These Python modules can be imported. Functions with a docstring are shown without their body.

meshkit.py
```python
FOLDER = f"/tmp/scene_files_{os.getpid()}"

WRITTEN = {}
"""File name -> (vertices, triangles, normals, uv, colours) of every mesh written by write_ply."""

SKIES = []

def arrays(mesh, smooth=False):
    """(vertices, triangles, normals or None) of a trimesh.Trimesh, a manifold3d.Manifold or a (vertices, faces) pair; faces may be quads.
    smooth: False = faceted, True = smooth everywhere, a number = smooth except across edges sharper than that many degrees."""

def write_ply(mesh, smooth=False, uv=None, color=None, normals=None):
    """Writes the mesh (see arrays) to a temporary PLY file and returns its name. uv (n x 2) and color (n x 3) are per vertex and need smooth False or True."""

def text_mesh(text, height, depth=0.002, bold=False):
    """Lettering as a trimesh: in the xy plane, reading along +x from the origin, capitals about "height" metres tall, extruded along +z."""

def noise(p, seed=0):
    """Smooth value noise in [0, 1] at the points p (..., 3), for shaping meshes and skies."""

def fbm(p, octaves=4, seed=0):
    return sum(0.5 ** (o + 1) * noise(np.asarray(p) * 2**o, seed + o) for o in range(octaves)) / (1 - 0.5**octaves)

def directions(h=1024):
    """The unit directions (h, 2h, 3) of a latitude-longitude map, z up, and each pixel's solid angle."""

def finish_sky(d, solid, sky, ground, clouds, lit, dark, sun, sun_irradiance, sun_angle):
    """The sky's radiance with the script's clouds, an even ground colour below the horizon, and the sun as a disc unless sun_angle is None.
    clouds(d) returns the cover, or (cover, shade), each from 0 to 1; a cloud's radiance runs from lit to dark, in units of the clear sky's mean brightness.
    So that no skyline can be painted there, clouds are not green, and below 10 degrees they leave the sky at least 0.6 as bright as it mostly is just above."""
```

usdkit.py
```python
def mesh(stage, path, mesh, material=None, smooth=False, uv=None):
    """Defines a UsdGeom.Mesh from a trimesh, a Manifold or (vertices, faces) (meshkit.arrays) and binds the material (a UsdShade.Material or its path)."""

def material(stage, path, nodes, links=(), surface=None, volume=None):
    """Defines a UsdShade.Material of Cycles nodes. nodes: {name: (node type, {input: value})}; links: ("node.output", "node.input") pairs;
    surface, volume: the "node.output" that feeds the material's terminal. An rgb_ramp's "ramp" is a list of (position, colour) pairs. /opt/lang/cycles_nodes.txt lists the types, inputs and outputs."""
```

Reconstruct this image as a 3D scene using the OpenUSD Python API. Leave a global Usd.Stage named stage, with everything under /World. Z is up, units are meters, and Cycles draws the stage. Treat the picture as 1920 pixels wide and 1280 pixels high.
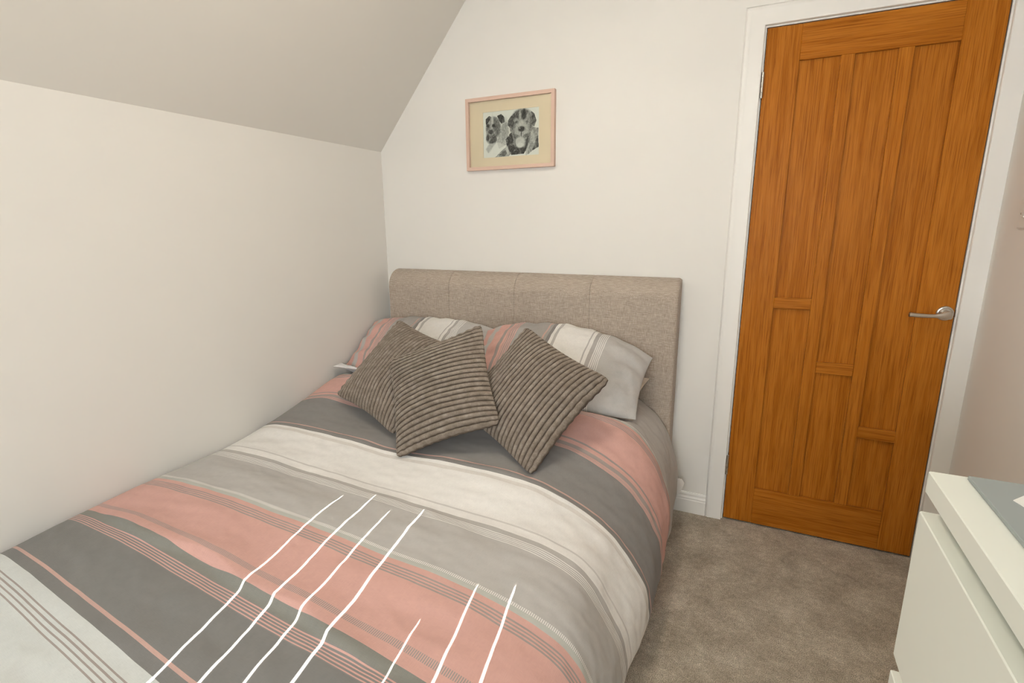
import math
import numpy as np, trimesh, manifold3d as m3, shapely.geometry as sg
from scipy.interpolate import PchipInterpolator, LinearNDInterpolator
from scipy.ndimage import grey_erosion, map_coordinates, gaussian_filter
import usdkit, meshkit
from pxr import Usd, UsdGeom, UsdLux, UsdShade, Gf, Sdf, Vt

stage = Usd.Stage.CreateInMemory()
UsdGeom.SetStageUpAxis(stage, 'Z'); UsdGeom.SetStageMetersPerUnit(stage, 1.0)
UsdGeom.Xform.Define(stage, '/World'); UsdGeom.Scope.Define(stage, '/World/Looks')

# ------------------------------------------------------------------ camera, daylight, exposure
CAM = np.array([1.8265, -2.2862, 1.2918]); YAW, PITCH, ROLL, FPX = 0.4396, -0.2213, -0.0071, 963.55
fw = np.array([-math.sin(YAW)*math.cos(PITCH), math.cos(YAW)*math.cos(PITCH), math.sin(PITCH)])
rt = np.array([math.cos(YAW), math.sin(YAW), 0.0]); up = np.cross(rt, fw)
rt, up = math.cos(ROLL)*rt + math.sin(ROLL)*up, -math.sin(ROLL)*rt + math.cos(ROLL)*up
cam = UsdGeom.Camera.Define(stage, '/World/camera')
cam.AddTransformOp().Set(Gf.Matrix4d(*rt, 0, *up, 0, *(-fw), 0, *CAM, 1))
cam.CreateHorizontalApertureAttr(36.0); cam.CreateVerticalApertureAttr(24.0)
cam.CreateFocalLengthAttr(FPX/1920*36.0); cam.CreateClippingRangeAttr(Gf.Vec2f(0.01, 100))
cam.CreateExposureAttr(-0.36)

WX0, WX1, WZ0, WZ1, WY = 1.05, 2.45, 0.92, 2.06, -4.60        # the window behind the camera
win = UsdLux.RectLight.Define(stage, '/World/window_daylight')      # daylight that the blind lets into the room
win.CreateWidthAttr(WX1-WX0-0.04); win.CreateHeightAttr(WZ1-WZ0-0.04)
win.CreateIntensityAttr(1.0); win.CreateExposureAttr(0.0); win.CreateColorAttr(Gf.Vec3f(11.8, 12.8, 13.8))
win.AddTranslateOp().Set(Gf.Vec3d((WX0+WX1)/2, WY+0.062, (WZ0+WZ1)/2)); win.AddRotateXOp().Set(90.0)

sun = UsdLux.DistantLight.Define(stage, '/World/sun')               # slits in the blind let it through
sun.CreateIntensityAttr(4.0e7); sun.CreateAngleAttr(0.065); sun.CreateColorAttr(Gf.Vec3f(1.0, 0.96, 0.9))
SUN_DX = -0.165; SUN_EL = math.atan(1.463/((-1.12-WY)/0.986))      # the streaks end 1.12 m from the head wall
sd = np.array([SUN_DX, math.sqrt(1-SUN_DX**2), 0])*math.cos(SUN_EL) + np.array([0, 0, -math.sin(SUN_EL)])
zz = -sd; xx = np.cross([0, 0, 1.0], zz); xx /= np.linalg.norm(xx); yy = np.cross(zz, xx)
sun.AddTransformOp().Set(Gf.Matrix4d(*xx, 0, *yy, 0, *zz, 0, 0, 0, 0, 1))

# ------------------------------------------------------------------ helpers
used = {}
def path_of(name, parent=None):
    base = (parent.GetPath().pathString if parent else '/World') + '/' + name
    n = used.get(base, 0); used[base] = n+1
    return base if n == 0 else f'{base}_{n:03d}'
def obj(name, mesh, mat, parent=None, smooth=30, uv=None):
    m = usdkit.mesh(stage, path_of(name, parent), mesh, mat, smooth=smooth, uv=uv)
    return m.GetPrim()
def thing(name, label=None, cat=None, group=None, kind=None):
    p = UsdGeom.Xform.Define(stage, path_of(name)).GetPrim()
    return tag(p, label, cat, group, kind)
def tag(p, label=None, cat=None, group=None, kind=None):
    for k, v in (('label', label), ('category', cat), ('group', group), ('kind', kind)):
        if v: p.SetCustomDataByKey(k, v)
    return p
def struct(name, mesh, mat, label=None, smooth=30):
    return tag(obj(name, mesh, mat, None, smooth), label, None, None, 'structure')
def bx(x0, x1, y0, y1, z0, z1, b=0.0):
    """a box, its edges chamfered by b"""
    if b <= 0:
        m = trimesh.creation.box((x1-x0, y1-y0, z1-z0)); m.apply_translation(((x0+x1)/2, (y0+y1)/2, (z0+z1)/2)); return m
    P = []
    for sx in (0, 1):
        for sy in (0, 1):
            for sz in (0, 1):
                c = np.array([x1 if sx else x0, y1 if sy else y0, z1 if sz else z0], float)
                i = np.array([-1 if sx else 1, -1 if sy else 1, -1 if sz else 1])*b
                for k in range(3):
                    d = i.copy(); d[k] = 0; P.append(c+d)
    return trimesh.convex.convex_hull(np.array(P))
def extrude(poly, a, b, axis='z'):
    """a shapely polygon swept from a to b along an axis; y: polygon is (x, z); x: polygon is (y, z)"""
    m = trimesh.creation.extrude_polygon(poly, b-a, engine='earcut'); v = m.vertices.copy(); v[:, 2] += a
    if axis == 'y': v = v[:, [0, 2, 1]]; m.faces = m.faces[:, ::-1]
    if axis == 'x': v = v[:, [2, 0, 1]]
    return trimesh.Trimesh(v, m.faces, process=False)
def cat(*ms): return trimesh.util.concatenate(ms)
def move(m, R=None, t=(0, 0, 0)):
    T = np.eye(4)
    if R is not None: T[:3, :3] = R
    T[:3, 3] = t; m = m.copy(); m.apply_transform(T); return m
def lathe(prof, n=40):
    return trimesh.creation.revolve(np.array(prof, float), sections=n)
def grid_faces(n, m):
    i, j = np.meshgrid(np.arange(n-1), np.arange(m-1), indexing='ij'); a = i*m+j
    return np.stack([a, a+m, a+m+1, a+1], -1).reshape(-1, 4)
def fbm(p, o=4, s=0): return meshkit.fbm(np.asarray(p, float), o, s) - 0.5
def sstep(a, b, x): t = np.clip((np.asarray(x, float)-a)/(b-a), 0, 1); return t*t*(3-2*t)

def srgb(r, g, b): return tuple(((c/255+0.055)/1.055)**2.4 if c > 10 else c/255/12.92 for c in (r, g, b))
def M(name, nodes, links, surface='p.BSDF'):
    return usdkit.material(stage, '/World/Looks/'+name, nodes, links, surface=surface)
def set_ramp(mat, node, table):
    s = UsdShade.Shader.Get(stage, mat.GetPath().AppendChild(node))
    t = np.asarray(table, np.float32)
    s.GetInput('ramp').Set(Vt.Vec3fArray.FromNumpy(t)); s.GetInput('ramp_alpha').Set(Vt.FloatArray.FromNumpy(np.ones(len(t), np.float32)))

# ------------------------------------------------------------------ materials
def paint(name, col, rough=0.6, bump=0.02, scale=120, spec=0.3):
    return M(name, {'g': ('geometry', {}), 'n': ('noise_texture', {'scale': scale, 'detail': 4.0}),
        'b': ('bump', {'strength': 0.25, 'distance': bump*0.02}), 'p': ('principled_bsdf', {'base_color': col, 'roughness': rough, 'specular_ior_level': spec})},
        [('g.position', 'n.vector'), ('n.fac', 'b.height'), ('b.normal', 'p.normal')])
wall_mat = paint('wall_paint', (0.80, 0.772, 0.722), 0.75, 0.03, 90)
ceil_mat = paint('ceiling_paint', (0.77, 0.740, 0.685), 0.8, 0.03, 90)
gloss_mat = paint('white_gloss_paint', (0.84, 0.815, 0.765), 0.42, 0.02, 40, 0.3)
chest_mat = paint('white_lacquer', (0.78, 0.80, 0.725), 0.42, 0.0, 200, 0.4)
plastic_mat = paint('white_plastic', (0.75, 0.73, 0.68), 0.35, 0.0, 100, 0.5)
black_mat = paint('dark_gap', (0.02, 0.018, 0.016), 0.8, 0.0)
steel_mat = M('satin_nickel', {'p': ('principled_bsdf', {'base_color': (0.60, 0.56, 0.50), 'metallic': 1.0, 'roughness': 0.27})}, [])

def oak(name, horizontal=False):
    sc = (1.8, 42, 42) if horizontal else (42, 42, 1.8)
    sf = (7, 330, 330) if horizontal else (330, 330, 7)
    sm = (0.5, 9, 9) if horizontal else (9, 9, 0.5)
    return M(name, {'g': ('geometry', {}), 'oi': ('object_info', {}), 'o': ('vector_math', {'math_type': 'scale', 'vector1': (37.0, 11.0, 53.0)}),
        'a': ('vector_math', {'math_type': 'add'}), 'm1': ('mapping', {'scale': sc}), 'm2': ('mapping', {'scale': sf}), 'm3': ('mapping', {'scale': sm}),
        'n1': ('noise_texture', {'scale': 1.0, 'detail': 5.0, 'roughness': 0.62, 'distortion': 0.35}), 'n2': ('noise_texture', {'scale': 1.0, 'detail': 3.0, 'roughness': 0.6}),
        'n3': ('noise_texture', {'scale': 1.0, 'detail': 2.0}),
        'mul': ('math', {'math_type': 'multiply', 'value2': 5.5}), 'fr': ('math', {'math_type': 'pingpong', 'value2': 1.0}), 'mixf': ('mix_float', {'fac': 0.4}),
        'r1': ('rgb_ramp', {'ramp': [(0.0, (0.345, 0.108, 0.008)), (0.35, (0.405, 0.135, 0.012)), (0.65, (0.445, 0.156, 0.017)), (1.0, (0.50, 0.185, 0.024))]}),
        'r2': ('rgb_ramp', {'ramp': [(0.36, (0.74, 0.67, 0.60)), (0.48, (0.98, 0.98, 0.98)), (0.68, (1.13, 1.13, 1.13))]}),
        'r3': ('rgb_ramp', {'ramp': [(0.0, (0.78, 0.72, 0.62)), (1.0, (1.12, 1.12, 1.12))]}),
        'x': ('mix', {'mix_type': 'multiply', 'fac': 1.0}), 'y': ('mix', {'mix_type': 'multiply', 'fac': 1.0}),
        'b': ('bump', {'strength': 0.3, 'distance': 0.0006}), 'p': ('principled_bsdf', {'roughness': 0.38, 'specular_ior_level': 0.07})},
        [('oi.random', 'o.scale'), ('g.position', 'a.vector1'), ('o.vector', 'a.vector2'), ('a.vector', 'm1.vector'), ('a.vector', 'm2.vector'), ('a.vector', 'm3.vector'),
         ('m1.vector', 'n1.vector'), ('m2.vector', 'n2.vector'), ('m3.vector', 'n3.vector'), ('n1.fac', 'mul.value1'), ('mul.value', 'fr.value1'), ('fr.value', 'mixf.a'), ('n1.fac', 'mixf.b'),
         ('mixf.result', 'r1.fac'), ('n2.fac', 'r2.fac'), ('n3.fac', 'r3.fac'), ('r1.color', 'x.color1'), ('r2.color', 'x.color2'), ('x.color', 'y.color1'), ('r3.color', 'y.color2'),
         ('y.color', 'p.base_color'), ('n2.fac', 'b.height'), ('b.normal', 'p.normal')])
oak_v, oak_h = oak('oak_upright_grain'), oak('oak_level_grain', True)

carpet_mat = M('carpet_pile', {'g': ('geometry', {}), 'n1': ('noise_texture', {'scale': 7.0, 'detail': 5.0, 'roughness': 0.7, 'distortion': 0.1}), 'n2': ('noise_texture', {'scale': 330.0, 'detail': 2.0}),
    'n3': ('noise_texture', {'scale': 60.0, 'detail': 4.0, 'roughness': 0.75}), 'mm': ('mix_float', {'fac': 0.38}),
    'r1': ('rgb_ramp', {'ramp': [(0.36, (0.33, 0.275, 0.205)), (0.5, (0.50, 0.435, 0.340)), (0.63, (0.70, 0.625, 0.51))]}),
    'r2': ('rgb_ramp', {'ramp': [(0.25, (0.45, 0.45, 0.45)), (0.75, (1.5, 1.5, 1.5))]}), 'x': ('mix', {'mix_type': 'multiply', 'fac': 1.0}),
    'b': ('bump', {'strength': 0.9, 'distance': 0.006}), 'p': ('principled_bsdf', {'roughness': 0.95, 'specular_ior_level': 0.05, 'sheen_weight': 0.2, 'sheen_roughness': 0.5})},
    [('g.position', 'n1.vector'), ('g.position', 'n2.vector'), ('g.position', 'n3.vector'), ('n1.fac', 'mm.a'), ('n3.fac', 'mm.b'), ('mm.result', 'r1.fac'), ('n2.fac', 'r2.fac'), ('r1.color', 'x.color1'), ('r2.color', 'x.color2'),
     ('x.color', 'p.base_color'), ('n2.fac', 'b.height'), ('b.normal', 'p.normal')])

linen_mat = M('taupe_linen', {'g': ('geometry', {}), 'm1': ('mapping', {'scale': (45, 45, 900)}), 'm2': ('mapping', {'scale': (900, 900, 45)}),
    'n1': ('noise_texture', {'scale': 1.0, 'detail': 3.0, 'roughness': 0.6}), 'n2': ('noise_texture', {'scale': 1.0, 'detail': 3.0, 'roughness': 0.6}), 'mx': ('mix_float', {'fac': 0.5}),
    'r': ('rgb_ramp', {'ramp': [(0.36, (0.285, 0.228, 0.176)), (0.5, (0.42, 0.35, 0.288)), (0.64, (0.59, 0.51, 0.435))]}),
    'b': ('bump', {'strength': 0.5, 'distance': 0.0012}), 'p': ('principled_bsdf', {'roughness': 0.9, 'specular_ior_level': 0.1, 'sheen_weight': 0.1})},
    [('g.position', 'm1.vector'), ('g.position', 'm2.vector'), ('m1.vector', 'n1.vector'), ('m2.vector', 'n2.vector'), ('n1.fac', 'mx.a'), ('n2.fac', 'mx.b'), ('mx.result', 'r.fac'),
     ('r.color', 'p.base_color'), ('mx.result', 'b.height'), ('b.normal', 'p.normal')])
cord_mat = M('jumbo_cord', {'g': ('geometry', {}), 'at': ('attribute', {'attribute': 'wale'}), 'rg': ('rgb_ramp', {'ramp': [(0.0, (0.46, 0.42, 0.39)), (0.34, (0.56, 0.52, 0.49)), (0.62, (1.0, 1.0, 1.0)), (1.0, (1.12, 1.12, 1.12))]}), 'xg': ('mix', {'mix_type': 'multiply', 'fac': 1.0}), 'n1': ('noise_texture', {'scale': 38.0, 'detail': 3.0, 'roughness': 0.7}), 'n2': ('noise_texture', {'scale': 700.0, 'detail': 2.0}), 'mx': ('mix_float', {'fac': 0.45}),
    'r': ('rgb_ramp', {'ramp': [(0.36, (0.165, 0.132, 0.102)), (0.5, (0.222, 0.183, 0.147)), (0.66, (0.325, 0.28, 0.235))]}),
    'b': ('bump', {'strength': 0.35, 'distance': 0.001}), 'p': ('principled_bsdf', {'roughness': 0.9, 'specular_ior_level': 0.08, 'sheen_weight': 0.15, 'sheen_roughness': 0.4, 'sheen_tint': (0.95, 0.88, 0.78)})},
    [('g.position', 'n1.vector'), ('g.position', 'n2.vector'), ('n1.fac', 'mx.a'), ('n2.fac', 'mx.b'), ('mx.result', 'r.fac'), ('r.color', 'xg.color1'), ('at.fac', 'rg.fac'), ('rg.color', 'xg.color2'), ('xg.color', 'p.base_color'), ('n2.fac', 'b.height'), ('b.normal', 'p.normal')])

# woven stripes: (from, to, colour[, ladder colour]) in metres along the cloth
W_, LG, PK, DG, MT, GL, SA = (0.76, 0.735, 0.695), (0.48, 0.46, 0.435), (0.63, 0.375, 0.325), (0.245, 0.232, 0.222), (0.49, 0.495, 0.45), (0.36, 0.31, 0.285), (0.56, 0.37, 0.32)
def lines(a, b, n, fg, bg, duty=0.45):
    p = (b-a)/n; out = [(a, b, bg)]
    return out + [(a+(k+0.5-duty/2)*p, a+(k+0.5+duty/2)*p, fg) for k in range(n)]
DUVET = [(0, 0.455, LG), (0.455, 0.465, LG, W_), (0.465, 0.48, MT), (0.48, 0.71, PK)] + lines(0.496, 0.526, 4, GL, PK, 0.55) \
    + [(0.71, 0.92, DG), (0.655, 0.662, GL), (0.678, 0.694, GL), (0.694, 0.712, PK)] + lines(0.696, 0.712, 3, PK, GL, 0.6) + [(0.712, 0.722, DG), (0.893, 0.899, SA)] \
    + [(0.92, 1.13, W_), (0.932, 0.946, (0.66, 0.62, 0.57)), (1.084, 1.090, (0.60, 0.57, 0.535)), (1.116, 1.131, (0.45, 0.425, 0.395))] \
    + [(1.131, 1.355, LG)] + lines(1.131, 1.163, 5, W_, LG, 0.42) + [(1.331, 1.341, LG, W_), (1.341, 1.355, MT)] \
    + [(1.355, 1.555, PK)] + lines(1.369, 1.399, 4, GL, PK, 0.5) + [(1.517, 1.531, PK, GL)] \
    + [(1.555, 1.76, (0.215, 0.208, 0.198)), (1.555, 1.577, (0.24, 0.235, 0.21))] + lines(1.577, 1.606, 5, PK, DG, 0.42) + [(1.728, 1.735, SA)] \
    + [(1.76, 2.3, (0.62, 0.635, 0.61))] + lines(1.785, 1.825, 4, GL, (0.62, 0.635, 0.61), 0.35) + [(1.97, 2.3, LG)]  # second dark band's colour is darkened to carry the dimmer foreground light
PILLOW = [(0, 0.15, PK), (0.05, 0.08, LG), (0.125, 0.14, GL)] + [(0.15, 0.35, DG)] + lines(0.15, 0.19, 4, PK, GL, 0.5) + [(0.19, 0.35, (0.37, 0.345, 0.32)), (0.315, 0.322, SA), (0.335, 0.35, DG)] \
    + [(0.35, 0.545, W_), (0.365, 0.378, LG), (0.51, 0.516, LG), (0.53, 0.545, (0.43, 0.40, 0.375))] + [(0.545, 0.80, LG)] + lines(0.545, 0.58, 5, W_, LG, 0.45)
def bands(spec, length, n, ladder):
    t = np.zeros((n, 3)); x = (np.arange(n)+0.5)/n*length
    for s in spec:
        t[(x >= s[0]) & (x < s[1])] = s[3] if ladder and len(s) > 3 else s[2]
    return t
def woven(name, spec, length, axis='y', n=4096, back=None):
    nodes = {'tc': ('texture_coordinate', {}), 'g': ('geometry', {}), 's': ('separate_xyz', {}), 'mv': ('math', {'math_type': 'divide', 'value2': length}), 'mu': ('math', {'math_type': 'divide', 'value2': 0.0052}),
        'fr': ('math', {'math_type': 'fraction'}), 'gt': ('math', {'math_type': 'greater_than', 'value2': 0.45}),
        'ra': ('rgb_ramp', {'ramp': [(0, (0, 0, 0)), (1, (1, 1, 1))], 'interpolate': True}), 'rb': ('rgb_ramp', {'ramp': [(0, (0, 0, 0)), (1, (1, 1, 1))], 'interpolate': True}), 'lm': ('mix', {}),
        'm1': ('mapping', {'scale': (60, 1400, 1)}), 'm2': ('mapping', {'scale': (1400, 60, 1)}), 'n1': ('noise_texture', {'scale': 1.0, 'detail': 2.0}), 'n2': ('noise_texture', {'scale': 1.0, 'detail': 2.0}), 'mx': ('mix_float', {'fac': 0.5}),
        'n3': ('noise_texture', {'scale': 45.0, 'detail': 5.0, 'roughness': 0.65}), 'n4': ('noise_texture', {'scale': 22.0, 'detail': 3.0}), 'mz': ('mix_float', {'fac': 0.22}),
        'rw': ('rgb_ramp', {'ramp': [(0.3, (0.88, 0.88, 0.88)), (0.5, (1, 1, 1)), (0.7, (1.10, 1.10, 1.10))]}), 'x': ('mix', {'mix_type': 'multiply', 'fac': 1.0}),
        'b': ('bump', {'strength': 0.35, 'distance': 0.0006}), 'b2': ('bump', {'strength': 0.06, 'distance': 0.004}), 'p': ('principled_bsdf', {'roughness': 0.85, 'specular_ior_level': 0.12, 'sheen_weight': 0.08})}
    links = [('tc.UV', 's.vector'), (f's.{axis}', 'mv.value1'), (f's.{"x" if axis == "y" else "y"}', 'mu.value1'), ('mu.value', 'fr.value1'), ('fr.value', 'gt.value1'), ('mv.value', 'ra.fac'), ('mv.value', 'rb.fac'),
        ('gt.value', 'lm.fac'), ('ra.color', 'lm.color1'), ('rb.color', 'lm.color2'), ('tc.UV', 'm1.vector'), ('tc.UV', 'm2.vector'), ('m1.vector', 'n1.vector'), ('m2.vector', 'n2.vector'), ('n1.fac', 'mx.a'), ('n2.fac', 'mx.b'),
        ('g.position', 'n3.vector'), ('mx.result', 'mz.a'), ('n3.fac', 'mz.b'), ('mz.result', 'rw.fac'), ('lm.color', 'x.color1'), ('rw.color', 'x.color2'), ('x.color', 'p.base_color'),
        ('g.position', 'n4.vector'), ('mx.result', 'b.height'), ('n4.fac', 'b2.height'), ('b2.normal', 'b.normal'), ('b.normal', 'p.normal')]
    m = M(name, nodes, links)
    set_ramp(m, 'ra', bands(spec, length, n, False)); set_ramp(m, 'rb', bands(spec, length, n, True))
    return m
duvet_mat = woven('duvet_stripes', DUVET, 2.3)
pillow_mat = woven('pillowcase_stripes', PILLOW, 0.80, 'x', 2048)
pillow_pink_mat = woven('pillowcase_back', [(0, 1, (0.60, 0.33, 0.27))], 1.0, 'x', 64)
pillow_white_mat = woven('pillowcase_white', [(0, 1, (0.74, 0.715, 0.70))], 1.0, 'x', 64)
pillow_cream_mat = woven('pillowcase_cream', [(0, 1, (0.76, 0.68, 0.56))], 1.0, 'x', 64)
sheet_mat = woven('sheet_cotton', [(0, 1, (0.78, 0.75, 0.71))], 1.0, 'x', 64)

# ------------------------------------------------------------------ the room
RX, CZ0, SL, CZ = 2.545, 1.673, 1.1715, 2.36
xs = (CZ-CZ0)/SL
DX0, DX1, DZ = 1.7943, 2.4795, 1.981                # door leaf
OX0, OX1, OZ = DX0-0.003-0.032, DX1+0.003+0.032, DZ+0.008+0.003+0.032
wall = sg.Polygon([(-0.1, -0.02), (RX+0.1, -0.02), (RX+0.1, CZ), (xs, CZ), (0, CZ0), (-0.1, CZ0)])
struct('wall_back', extrude(wall.difference(sg.box(OX0, -0.1, OX1, OZ)), 0.0, 0.12, 'y'), wall_mat)
struct('wall_front', extrude(wall.difference(sg.box(WX0, WZ0, WX1, WZ1)), WY-0.12, WY, 'y'), wall_mat)
struct('wall_left', bx(-0.1, 0, WY, 0.0, -0.02, CZ0), wall_mat)
struct('wall_right', bx(RX, RX+0.1, WY, 0.0, -0.02, CZ), wall_mat)
struct('floor', bx(-0.1, RX+0.1, WY-0.12, 0.9, -0.06, 0.0), carpet_mat, 'grey-brown cut pile carpet with brushed patches')
tq = 0.1
struct('ceiling_slope', extrude(sg.Polygon([(0, CZ0), (xs, CZ), (xs, CZ+tq), (-0.1, CZ+tq), (-0.1, CZ0)]), WY-0.0, 0.0, 'y'), ceil_mat, 'plain white sloping ceiling rising from the left wall')
struct('ceiling', bx(xs, RX+0.1, WY, 0.0, CZ, CZ+tq), ceil_mat)

# door 1: flush oak door, its hinges and its handle
dr = thing('door_1', 'golden oak door with staggered recessed panels and lever handle', None, None, 'structure')
FY, BY = 0.0, 0.040
def board(name, x0, x1, z0, z1, mat, y0=FY, b=0.0015):
    return obj(name, bx(DX0+x0, DX0+x1, y0, BY, z0, z1, b), mat, dr)
z0, z1 = 0.008, 0.008+DZ
DW = DX1-DX0
board('stile', 0, 0.1135, z0, z1, oak_v); board('stile', 0.5755, DW, z0, z1, oak_v)
board('top_rail', 0.1135, 0.5755, 1.869, z1, oak_h); board('bottom_rail', 0.1135, 0.5755, z0, 0.174, oak_h)
board('muntin', 0.2425, 0.2855, 0.174, 1.869, oak_v); board('muntin', 0.4105, 0.4540, 0.174, 1.869, oak_v)
cols = [(0.1135, 0.2425, 0.963, 1.007), (0.2855, 0.4105, 0.714, 0.759), (0.4540, 0.5755, 0.468, 0.5135)]
for a, b, c, d in cols:
    board('short_rail', a, b, c, d, oak_h)
    for q0, q1 in ((0.174, c), (d, 1.869)):       # recessed panels
        obj('panel', bx(DX0+a-0.004, DX0+b+0.004, FY+0.012, BY-0.009, q0-0.004, q1+0.004), oak_v, dr)
for zc in (1.797, 0.264):                           # butt hinges
    h = obj('hinge', cat(bx(DX0-0.0025, DX0+0.0008, -0.004, 0.03, zc-0.045, zc+0.045)), steel_mat, dr)
    for k in range(5):
        obj('hinge_knuckle', move(trimesh.creation.cylinder(0.0052, 0.0168, sections=20), None, (DX0-0.002, -0.0055, zc-0.036+0.018*k)), steel_mat, h)
HX, HZ = DX0+0.6575, 0.978
turn = trimesh.transformations.rotation_matrix(math.pi/2, (1, 0, 0))[:3, :3]       # z axis of a lathe to -y
hd = obj('door_handle', move(lathe([(0, 0), (0.0255, 0), (0.0262, 0.002), (0.0255, 0.0065), (0.0235, 0.0085), (0.0205, 0.0090), (0.0195, 0.0080), (0.0125, 0.0082), (0.0120, 0.012), (0.0100, 0.014), (0.0095, 0.040), (0, 0.040)], 48), turn, (HX, 0, HZ)), steel_mat, dr)
def tube(pts, rx, rz, n=20):
    """an oval rod along pts"""
    pts = np.array(pts, float); T = np.gradient(pts, axis=0); T /= np.linalg.norm(T, axis=1, keepdims=True)
    V = []
    for p, t, a, b in zip(pts, T, rx, rz):
        w = np.array([0, 0, 1.0]); s = np.cross(t, w); s /= np.linalg.norm(s); w = np.cross(s, t)
        th = np.arange(n)*2*math.pi/n
        V.append(p + a*np.cos(th)[:, None]*s + b*np.sin(th)[:, None]*w)
    V = np.array(V); k = len(pts); F = []
    for i in range(k-1):
        for j in range(n):
            a, b, c, d = i*n+j, i*n+(j+1) % n, (i+1)*n+(j+1) % n, (i+1)*n+j
            F += [(a, b, c), (a, c, d)]
    V = np.vstack([V.reshape(-1, 3), pts[:1], pts[-1:]])
    for j in range(n): F += [(k*n, (j+1) % n, j), (k*n+1, (k-1)*n+j, (k-1)*n+(j+1) % n)]
    m = trimesh.Trimesh(V, F); trimesh.repair.fix_normals(m); return m
t = np.linspace(0, 1, 26)
lx = np.interp(t, [0, 0.1, 0.2, 1], [0.012, 0.004, -0.012, -0.112]); ly = np.interp(t, [0, 0.1, 0.25, 1], [-0.040, -0.041, -0.044, -0.050]); lz = np.interp(t, [0, 1], [0.0, -0.004]) - 0.004*np.sin(t*math.pi)
obj('lever', tube(np.stack([HX+lx, ly, HZ+lz], 1), np.interp(t, [0, 0.05, 0.2, 0.35, 0.9, 1], [0.004, 0.007, 0.007, 0.006, 0.0085, 0.0085]), np.interp(t, [0, 0.05, 0.16, 0.4, 0.9, 1], [0.008, 0.0155, 0.0135, 0.0068, 0.0085, 0.0085])), steel_mat, hd)
obj('lever_tip', tube([(HX-0.1119, -0.050, HZ-0.004), (HX-0.1132, -0.05005, HZ-0.004)], [0.0066]*2, [0.0066]*2), paint('lever_tip_dark', (0.09, 0.045, 0.03), 0.3, 0, 50, 0.5), hd)
obj('latch_keep', bx(DX1+0.0005, DX1+0.0028, -0.004, 0.02, HZ-0.012, HZ+0.012, 0.0004), steel_mat, dr)

# door lining and architraves
struct('trim_1', cat(bx(OX0, OX0+0.032, -0.0, 0.12, 0, OZ), bx(OX1-0.032, OX1, -0.0, 0.12, 0, OZ), bx(OX0+0.032, OX1-0.032, 0.0, 0.12, OZ-0.032, OZ),
    bx(OX0+0.032, OX0+0.046, BY+0.002, 0.075, 0, OZ-0.032), bx(OX1-0.046, OX1-0.032, BY+0.002, 0.075, 0, OZ-0.032), bx(OX0+0.046, OX1-0.046, BY+0.002, 0.075, OZ-0.046, OZ-0.032)), gloss_mat, 'white painted door lining')
def architrave(w):
    """moulding profile, from the opening's edge (0) outwards to w; (distance, proud)"""
    return [(0, 0), (0, 0.012), (0.002, 0.0145), (0.006, 0.015), (w-0.024, 0.0150), (w-0.020, 0.0160), (w-0.013, 0.0162), (w-0.006, 0.0140), (w-0.002, 0.010), (w, 0.006), (w, 0)]
AX0, AX1, AZ, AWd = DX0-0.0085, DX1+0.0085, DZ+0.008+0.0085, 0.069
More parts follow.
